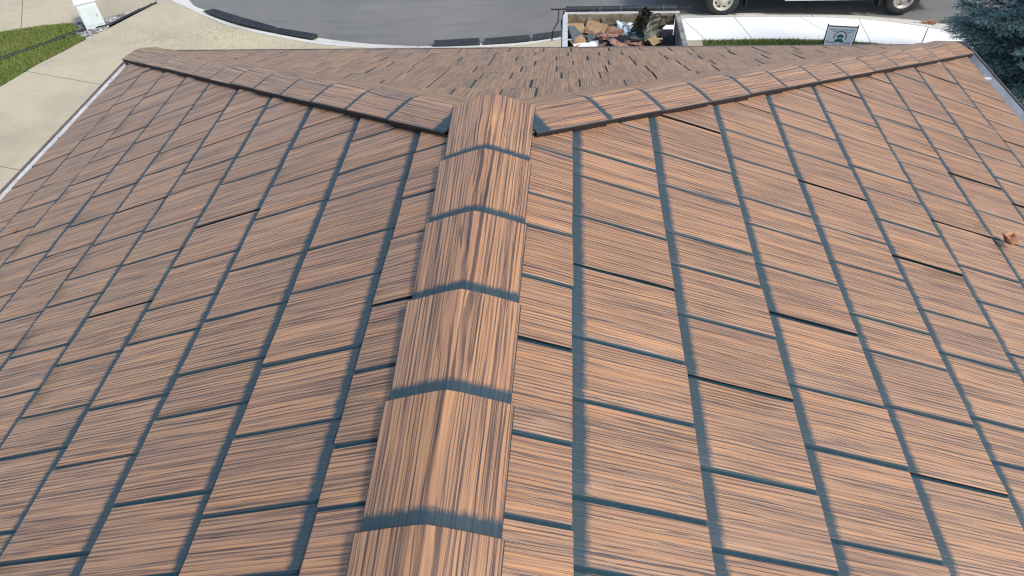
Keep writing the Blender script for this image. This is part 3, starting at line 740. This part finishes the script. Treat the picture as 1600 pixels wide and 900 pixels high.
def wheel(parent, cx, cy, cz, r, wdt, rimmat, ax=(0, -1, 0), holes=8, dish=.03):
    wh = MB().lathe([(r*.56, -wdt/2), (r*.62, -wdt/2), (r*.90, -wdt*.48), (r*.975, -wdt*.38), (r, -wdt*.25), (r, wdt*.25), (r*.975, wdt*.38), (r*.90, wdt*.48), (r*.62, wdt/2), (r*.58, wdt*.46), (r*.56, wdt*.3), (r*.56, -wdt/2)], (cx, cy, cz), ax, 40).build('wheel', M_rubber, parent, 0, True)
    wh['label'] = 'black rubber tyre wheel'
    rim = MB().lathe([(r*.565, wdt*.47), (r*.59, wdt*.50), (r*.56, wdt*.50), (r*.52, wdt*.40), (r*.46, wdt*.28), (r*.40, wdt*.28+.0), (r*.28, wdt*.36), (r*.20, wdt*.42), (r*.17, wdt*.55), (r*.10, wdt*.58), (.0, wdt*.58)], (cx, cy, cz), ax, 36).build('rim', rimmat, wh, 0, True)
    a = Vector(ax); e1 = a.orthogonal().normalized(); e2 = a.cross(e1)
    hm = MB(); lm = MB()
    for k in range(holes):
        t_ = 2*math.pi*(k+.5)/holes; c = Vector((cx, cy, cz))+(e1*math.cos(t_)+e2*math.sin(t_))*r*.40+a*(wdt*.283)
        hm.lathe([(0, .004), (r*.075, .004), (r*.085, -.01)], c, a, 10)
        if k < 6: t2 = 2*math.pi*k/6; lm.lathe([(r*.03, 0), (r*.03, .02), (0, .02)], Vector((cx, cy, cz))+(e1*math.cos(t2)+e2*math.sin(t2))*r*.235+a*wdt*.39, a, 6)
    hm.build('rim_hole', M_black, wh); lm.build('lug_nut', M_chrome, wh)
    return wh
for sx_, ax in ((x0-.20, (-1, 0, 0)), (x1+.20, (1, 0, 0))):
    for yy in (yn+1.3, yn+2.1): wheel(tr, sx_, yy, .33, .33, .2, M_rim, ax, 6)
MB().tube([((x0+x1)/2, yn, fz-.06), ((x0+x1)/2, yn-1.2, .5)], .05, 8).build('drawbar', M_plastic, tr)
for yy in (yn+1.3, yn+2.1): MB().tube([(x0-.2, yy, .33), (x1+.2, yy, .33)], .04, 8).build('axle', M_plastic, tr)

# the load: sheets and scraps, each lying on the heap
def sheet(name, px, z, w_, l_, rot, tilt, mat, label, cat, group=None, bend=.05, th=.012, nx=5, ny=5, jag=.0, rollv=0.0, at=None):
    c = at or G(px[0], px[1], z)
    c.y = min(c.y, yfz-.10-.35*abs(l_*math.cos(tilt)))
    M4 = Matrix.Rotation(rot, 3, 'Z') @ Matrix.Rotation(tilt, 3, 'X') @ Matrix.Rotation(rollv, 3, 'Y')
    q = []; ph = random.random()*6
    for i in range(nx):
        for j in range(ny):
            u, v = i/(nx-1)-.5, j/(ny-1)-.5
            jx = random.uniform(-jag, jag) if i in (0, nx-1) else 0; jy = random.uniform(-jag, jag) if j in (0, ny-1) else 0
            q.append(c+M4 @ V3(u*w_+jx*w_, v*l_+jy*l_, bend*(math.sin(u*4.2+ph)*.6+math.sin(v*3.3+ph*2)*.6+math.sin((u+v)*7+ph)*.35)))
    mb = MB().add(q, [(i*ny+j, (i+1)*ny+j, (i+1)*ny+j+1, i*ny+j+1) for i in range(nx-1) for j in range(ny-1)])
    o = mb.build(name, mat, None, 0, False); s_ = o.modifiers.new('s', 'SOLIDIFY'); s_.thickness = th; s_.offset = 0
    return tag(o, label, cat, group)
LG = 'torn roofing heaped in the trailer'
# a bed of scraps so that the heap is solid
KIND = [(M_scrap, 'torn dark brown shingle scrap lying in the trailer heap')]*4+[(M_scrap2, 'torn light red-brown shingle scrap in the trailer heap')]*2+[(M_felt, 'small torn black felt scrap in the trailer heap')]*3+[(M_slate, 'small slate-grey membrane scrap in the trailer heap')]*2
for k in range(84):
    hx, hy = random.uniform(x0+.12, x1-.22), yfz-.10-1.15*random.random()**1.2
    top = fz+.10+.40*math.exp(-((hx-(x0+x1)/2+.15)/.62)**2)*(.55+.45*math.exp(-((yfz-hy-.3)/.5)**2)); hzz = top*(.82+.18*random.random())
    mt, lb = random.choice(KIND)
    o = sheet('shingle_scrap', None, hzz, random.uniform(.18, .50), random.uniform(.07, .17), random.uniform(-1.2, 1.2), random.uniform(-.2, .5), mt, lb, 'roofing scrap', LG, .008, .008, 4, 4, .10, random.uniform(-.5, .5), at=V3(hx, min(hy, yfz-.16), hzz))
sheet('roofing_sheet', (911, 46), .98, .50, .40, .35, .5, M_slate, 'dark slate-grey flat sheet leaning in the trailer left corner', 'roofing sheet', None, .01, .012, 4, 4, .03, .25)
sheet('roofing_sheet', (905, 56), .90, .22, .44, -.35, .3, M_slate, 'narrow slate-grey strip below the leaning sheet in the trailer', 'roofing sheet', None, .015, .012, 4, 4, .03, .3)
sheet('shingle_piece', (925, 57), .93, .42, .17, -.12, .15, M_scrap2, 'long red-brown shingle piece at the left of the heap', 'shingle', None, .012, .01, 5, 4, .05)
sheet('shingle_piece', (945, 54), .97, .26, .14, .2, .35, M_scrap2, 'light brown shingle piece in the middle of the heap', 'shingle', None, .012, .01, 5, 4, .06)
sheet('shingle_piece', (952, 43), 1.0, .46, .24, -.1, .55, M_scrap2, 'reddish shingle slab against the trailer far boards', 'shingle', None, .04, .012, 5, 5, .07)
sheet('shingle_piece', (975, 68), .92, .55, .13, -.05, .3, M_scrap2, 'broken reddish shingle strip nearest the gutter in the heap', 'shingle', None, .02, .012, 6, 4, .06)
sheet('shingle_piece', (941, 70), .92, .16, .17, .5, .3, M_scrap, 'dark brown shingle square low in the heap', 'shingle', None, .012, .01, 4, 4, .06)
sheet('felt_strip', (965, 62), .97, .78, .06, -.09, .1, M_felt, 'long black felt strip lying across the heap', 'felt', None, .02, .008, 8, 3, .02)
sheet('felt_piece', (955, 36), 1.04, .24, .16, .3, .7, M_felt, 'crumpled black felt piece at the back of the heap', 'felt', None, .06, .01, 6, 5, .1)
sheet('felt_piece', (993, 56), .96, .42, .18, -.4, .25, M_slate, 'dark grey membrane piece under the big olive sheet', 'roofing sheet', None, .03, .01, 6, 5, .06)
sheet('felt_piece', (1052, 67), .85, .3, .3, .3, .3, M_felt, 'black felt scrap in the trailer right corner', 'felt', None, .05, .01, 5, 5, .08)
sheet('cardboard', (899, 38), 1.05, .30, .20, .1, .8, M_card, 'pale brown cardboard flap in the trailer far left corner', 'cardboard', None, .003, .012, 3, 3, .05)
sheet('cardboard', (929, 40), 1.02, .34, .30, -.45, .85, M_card, 'creased brown cardboard piece standing against the far boards', 'cardboard', None, .012, .012, 5, 4, .06, .2)
sheet('cardboard', (903, 64), .98, .24, .20, .5, .2, M_card, 'brown cardboard piece at the trailer left side near the gutter', 'cardboard', None, .004, .012, 3, 3, .05, -.3)
sheet('cardboard', (1022, 64), .93, .18, .16, .7, .4, M_card, 'small brown cardboard piece at the foot of the olive sheet', 'cardboard', None, .004, .012, 4, 4, .08)
sheet('cardboard', (960, 70), .93, .18, .08, .1, .2, M_card, 'narrow tan cardboard strip in front of the heap', 'cardboard', None, .01, .012, 3, 3, .05)
sheet('plastic_bag', (915, 72), .96, .42, .16, .1, .2, M_bag, 'crumpled white plastic sheet low at the trailer left', 'plastic sheet', None, .05, .006, 9, 7, .08)
sheet('plastic_bag', (973, 39), 1.06, .26, .18, -.2, .7, M_bluew, 'crumpled pale blue plastic wrap at the back of the heap', 'plastic sheet', None, .07, .006, 8, 7, .1)
# the big olive membrane, folded over and leaning on the far boards
def membrane(name, px_rows, mat, label):
    ctl = [[G(x, y, z) for x, y, z in r] for r in px_rows]; NR, NC = 16, 11; sd0 = random.random()*50; q = []
    for i in range(NR):
        a = i/(NR-1)*(len(ctl)-1); i0_ = min(int(a), len(ctl)-2); fa = a-i0_
        for j in range(NC):
            b = j/(NC-1)*(len(ctl[0])-1); j0 = min(int(b), len(ctl[0])-2); fb = b-j0
            p = ctl[i0_][j0].lerp(ctl[i0_][j0+1], fb).lerp(ctl[i0_+1][j0].lerp(ctl[i0_+1][j0+1], fb), fa)
            fold = abs(((j*1.0+i*.12+sd0) % 5)-2.5)*.035
            nz = mnoise.noise(V3(i*.45, j*.6, sd0))*.09+mnoise.noise(V3(i*1.1, j*1.3, sd0))*.02
            edge = V3(random.uniform(-.012, .012), 0, random.uniform(-.015, .015)) if i in (0, NR-1) or j in (0, NC-1) else V3(0, 0, 0)
            q.append(p+V3(.25, -.8, .55)*(nz+fold-.03)+edge)
    mb = MB(); mb.add(q, [(i*NC+j, (i+1)*NC+j, (i+1)*NC+j+1, i*NC+j+1) for i in range(NR-1) for j in range(NC-1)])
    o = mb.build(name, mat, None, 0, False); s_ = o.modifiers.new('s', 'SOLIDIFY'); s_.thickness = .006
    return tag(o, label, 'roofing sheet')
membrane('roofing_membrane', [[(996, 62, .84), (1006, 66, .92), (1017, 65, .86), (1024, 62, .82)], [(1000, 50, .95), (1010, 48, 1.05), (1024, 48, .96), (1033, 47, .93)], [(1006, 36, 1.12), (1017, 31, 1.22), (1031, 33, 1.13), (1041, 35, 1.08)], [(1012, 26, 1.28), (1023, 20, 1.36), (1036, 23, 1.26), (1046, 26, 1.18)]], M_olive, 'large olive-grey membrane sheet leaning up at the trailer right')
membrane('roofing_membrane', [[(983, 52, .95), (993, 50, 1.02), (1004, 57, .96)], [(989, 40, 1.15), (999, 36, 1.22), (1009, 43, 1.12)], [(996, 26, 1.36), (1005, 20, 1.42), (1016, 28, 1.33)], [(999, 16, 1.46), (1008, 10, 1.5), (1019, 20, 1.42)]], M_oliveb, 'folded black-green membrane rising above the trailer far rail')

# ------------------------------------------------------------------ parked truck (its lower side shows at the top edge)
def tp(px): q = G(*px, -.085); return q
wl_, wr_ = tp((1123, 20.5)), tp((1399, 18.5)); ty = 14.42; tr_ = .345
tk = thing('pickup_truck', 'cream-white truck parked beyond the sidewalk, cut by the top edge', 'truck', ((wl_.x+wr_.x)/2, ty+.9, -.09))
xa, xb = wl_.x, wr_.x; zc = -.085+tr_
def arch(cx, r, n=9): return [(cx-r*math.cos(math.pi*i/(n-1)), zc+r*math.sin(math.pi*i/(n-1))) for i in range(n)]
zs = .34
prof = [(xa-1.1, zs+.12)]+[(p[0], max(p[1], zs+.02)) for p in arch(xa, .44)]+[(xa+.6, zs)]+[(xb-.6, zs)]+[(p[0], max(p[1], zs+.02)) for p in arch(xb, .44)]+[(xb+.85, zs+.08), (xb+.92, .62), (xb+.88, 1.02), (xb+.62, 1.12), (xb-.45, 1.2), (xa-1.08, 1.2), (xa-1.12, .7)]
tsf = ty-.13
MB().extr(prof, (0, tsf, 0), (1, 0, 0), (0, 0, 1), (0, 1, 0), 1.92).build('body', M_truck, tk, .03, True)
cab = [(xa+.75, 1.2), (xa+.95, 1.82), (xb-1.0, 1.86), (xb-.42, 1.22)]
MB().extr(cab, (0, tsf+.12, 0), (1, 0, 0), (0, 0, 1), (0, 1, 0), 1.68).build('cab', M_truck, tk, .05, True)
for cx0, cx1 in ((xa+1.02, xa+1.85), (xa+1.95, xb-.95)):
    MB().box(((cx0+cx1)/2, tsf+.118, 1.53), (cx1-cx0, .02, .46)).build('window', M_glass, tk, .006)
for cx0, cx1 in ((xa+.9, xa+1.86), (xa+1.92, xb-.62)):
    dr = MB().box(((cx0+cx1)/2, tsf-.006, .80), (cx1-cx0, .02, .74)).build('door', M_truck, tk, .008)
    MB().box((cx0+.12, tsf-.03, .98), (.16, .025, .03)).build('handle', M_chrome, dr, .008)
rbd = MB().box((G(1293, 2, .2).x, tsf-.02, .325), (G(1365, 2, .2).x-G(1221, 2, .2).x, .16, .07)).build('running_board', M_truck, tk, .015)
MB().box((xa+1.7, ty+.9, .26), (xb-xa-1.2, 1.2, .12)).build('chassis', M_black, tk)
for cx in (xa, xb):
    wm = M_rim if cx == xa else M_chrome
    wheel(tk, cx, ty, zc, tr_, .23, wm, (0, -1, 0), 8 if cx == xa else 5); wheel(tk, cx, ty+1.6, zc, tr_, .23, wm, (0, 1, 0), 8)
MB().tube([(xa, ty, zc), (xa, ty+1.6, zc)], .05, 8).build('axle', M_black, tk); MB().tube([(xb, ty, zc), (xb, ty+1.6, zc)], .05, 8).build('axle', M_black, tk)
for cx in (xa+.47, xb-.47): MB().box((cx, ty, .26), (.02, .24, .34)).build('mudflap', M_plastic, tk)
MB().box((xa-1.2, ty+.83, .5), (.12, 1.8, .16)).build('bumper', M_chrome, tk, .03); MB().box((xb+.95, ty+.83, .48), (.12, 1.8, .2)).build('bumper', M_chrome, tk, .03)
for yy in (tsf+.2, tsf+1.72): MB().box((xb+.9, yy, .86), (.06, .3, .18)).build('headlight', M_amber, tk, .02); MB().box((xa-1.11, yy-.05 if yy < 15 else yy+.05, .92), (.05, .14, .34)).build('tail_light', M_red, tk, .01)
MB().box((xb-.75, tsf-.08, 1.32), (.12, .16, .2)).build('wing_mirror', M_plastic, tk, .03)

# leaves gathered in the kerb corner
lf = MB()
for k in range(200):
    g = rng.normal(0, 1, 2); p = G(1450+g[0]*9, 37.5+g[1]*1.3, -.03); t_ = random.random()*6.28; s = random.uniform(.012, .03)
    a = V3(math.cos(t_), math.sin(t_), random.uniform(-.4, .4))*s; b = V3(-math.sin(t_), math.cos(t_), random.uniform(-.4, .4))*s*.6; c = p+UP*random.uniform(.01, .035)
    lf.add([c-a, c-b+UP*.006, c+a, c+b+UP*.006], [(0, 1, 2, 3)])
struct(lf.build('fallen_leaves', M_leaf), 'stuff', 'small drift of brown leaves in the kerb corner by the spruce')

# ------------------------------------------------------------------ blue spruce
random.seed(21); rng = np.random.default_rng(21)
TX, TY, TH = 8.22, 9.95, 6.6
tree = thing('spruce_tree', 'blue spruce with dense drooping boughs beside the right gutter', 'tree', (TX, TY, -.05))
MB().tube([(TX, TY, -.1), (TX+.03, TY, 2.5), (TX, TY+.02, 5.5), (TX, TY, TH)], .17, 12, r1=.015).build('trunk', M_bark, tree, 0, True)
br = MB(); Pn = []; Dn = []; Rn = []
def shoot(p, d, l, f=1.0): Pn.append(tuple(p)); Dn.append(tuple(d*l)); Rn.append(f)
z = .35; ang = 0.0
while z < TH-.3:
    R0 = 2.8*(1-((z-.2)/(TH-.2)))**.70*(.93 if z > .8 else .85); nb = 8 if z < 5 else 6
    inview = z < 4.6
    for k in range(nb):
        ang += 2.399+random.gauss(0, .15); zz = z+random.uniform(-.1, .1); Lb = R0*random.uniform(.80, .98)
        dirh = V3(math.cos(ang), math.sin(ang), 0); side = V3(-dirh.y, dirh.x, 0); pts = []
        for s_ in range(9):
            f = s_/8; pts.append(V3(TX, TY, zz)+dirh*(Lb*f)+UP*(-.30*Lb*f*(1-.55*f)*.9+.10*Lb*f**3))
        br.tube(pts, .022, 5, r1=.005)
        faces_cam = dirh.dot((CAM-V3(TX, TY, 0)).normalized()) > -.55
        if not faces_cam and inview and random.random() < .5: continue
        nsub = int(Lb*15)
        for q in range(nsub):
            f = .22+.78*(q+random.random())/nsub; i_ = min(7, int(f*8)); base = pts[i_].lerp(pts[i_+1], f*8-i_)
            for sg in (-1, 1):
                ls = (.16+.50*(1-f)**.8*min(1, Lb/1.6))*random.uniform(.7, 1.15)
                dd = (side*sg*.85+dirh*.65+UP*random.uniform(-.25, .12)).normalized()
                tip = base+dd*ls+UP*(-.10*ls)
                br.tube([base, tip], .005, 4)
                m_ = max(2, int(ls/.052))
                for e_ in range(m_):
                    g = (e_+.6)/m_; pb = base.lerp(tip, g)
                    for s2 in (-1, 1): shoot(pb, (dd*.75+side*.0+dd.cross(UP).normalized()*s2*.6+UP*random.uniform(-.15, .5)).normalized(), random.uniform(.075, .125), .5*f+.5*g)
                shoot(tip, dd, .10)
        shoot(pts[-1], dirh, .12)
    z += .17 if z < 4.6 else .34
br.build('branches', M_bark, tree)
Pn = np.array(Pn); Dn = np.array(Dn); n = len(Pn)
NN = 22
Lg = np.linalg.norm(Dn, axis=1, keepdims=True); T = Dn/Lg
ref = np.where(np.abs(T[:, 2:3]) < .9, np.array([[0, 0, 1.]]), np.array([[1., 0, 0]])); S1 = np.cross(T, ref); S1 /= np.linalg.norm(S1, axis=1, keepdims=True); S2 = np.cross(T, S1)
tone = np.clip(.12+.55*np.array(Rn)**1.5+.17*rng.standard_normal(n), 0, 1)  # light tips and shaded gaps between boughs painted into the needle colour
Vs = []; rr = []
for k in range(NN):
    f = (k+rng.random((n, 1)))/NN; th = rng.random((n, 1))*6.283; o = np.cos(th)*S1+np.sin(th)*S2
    b = Pn+Dn*f; nl = (.020+.012*rng.random((n, 1))); dirn = T*.65+o*.85; tip = b+dirn*nl; sd_ = np.cross(dirn, T); sd_ /= np.linalg.norm(sd_, axis=1, keepdims=True)+1e-9
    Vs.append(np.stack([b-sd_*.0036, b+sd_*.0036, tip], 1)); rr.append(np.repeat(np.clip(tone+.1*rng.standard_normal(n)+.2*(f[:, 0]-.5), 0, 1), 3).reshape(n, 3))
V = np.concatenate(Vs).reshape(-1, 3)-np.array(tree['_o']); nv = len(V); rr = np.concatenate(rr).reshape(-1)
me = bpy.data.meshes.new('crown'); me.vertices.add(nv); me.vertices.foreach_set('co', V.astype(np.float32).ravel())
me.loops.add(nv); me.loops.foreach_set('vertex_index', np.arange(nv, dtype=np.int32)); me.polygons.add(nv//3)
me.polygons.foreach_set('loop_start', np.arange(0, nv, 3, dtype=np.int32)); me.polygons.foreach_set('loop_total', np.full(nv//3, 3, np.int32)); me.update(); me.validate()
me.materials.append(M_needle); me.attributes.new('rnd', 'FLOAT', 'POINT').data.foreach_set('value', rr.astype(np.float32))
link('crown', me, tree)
print('shoots', n, 'needle tris', nv//3)
for o in bpy.data.objects:
    if '_o' in o: del o['_o']
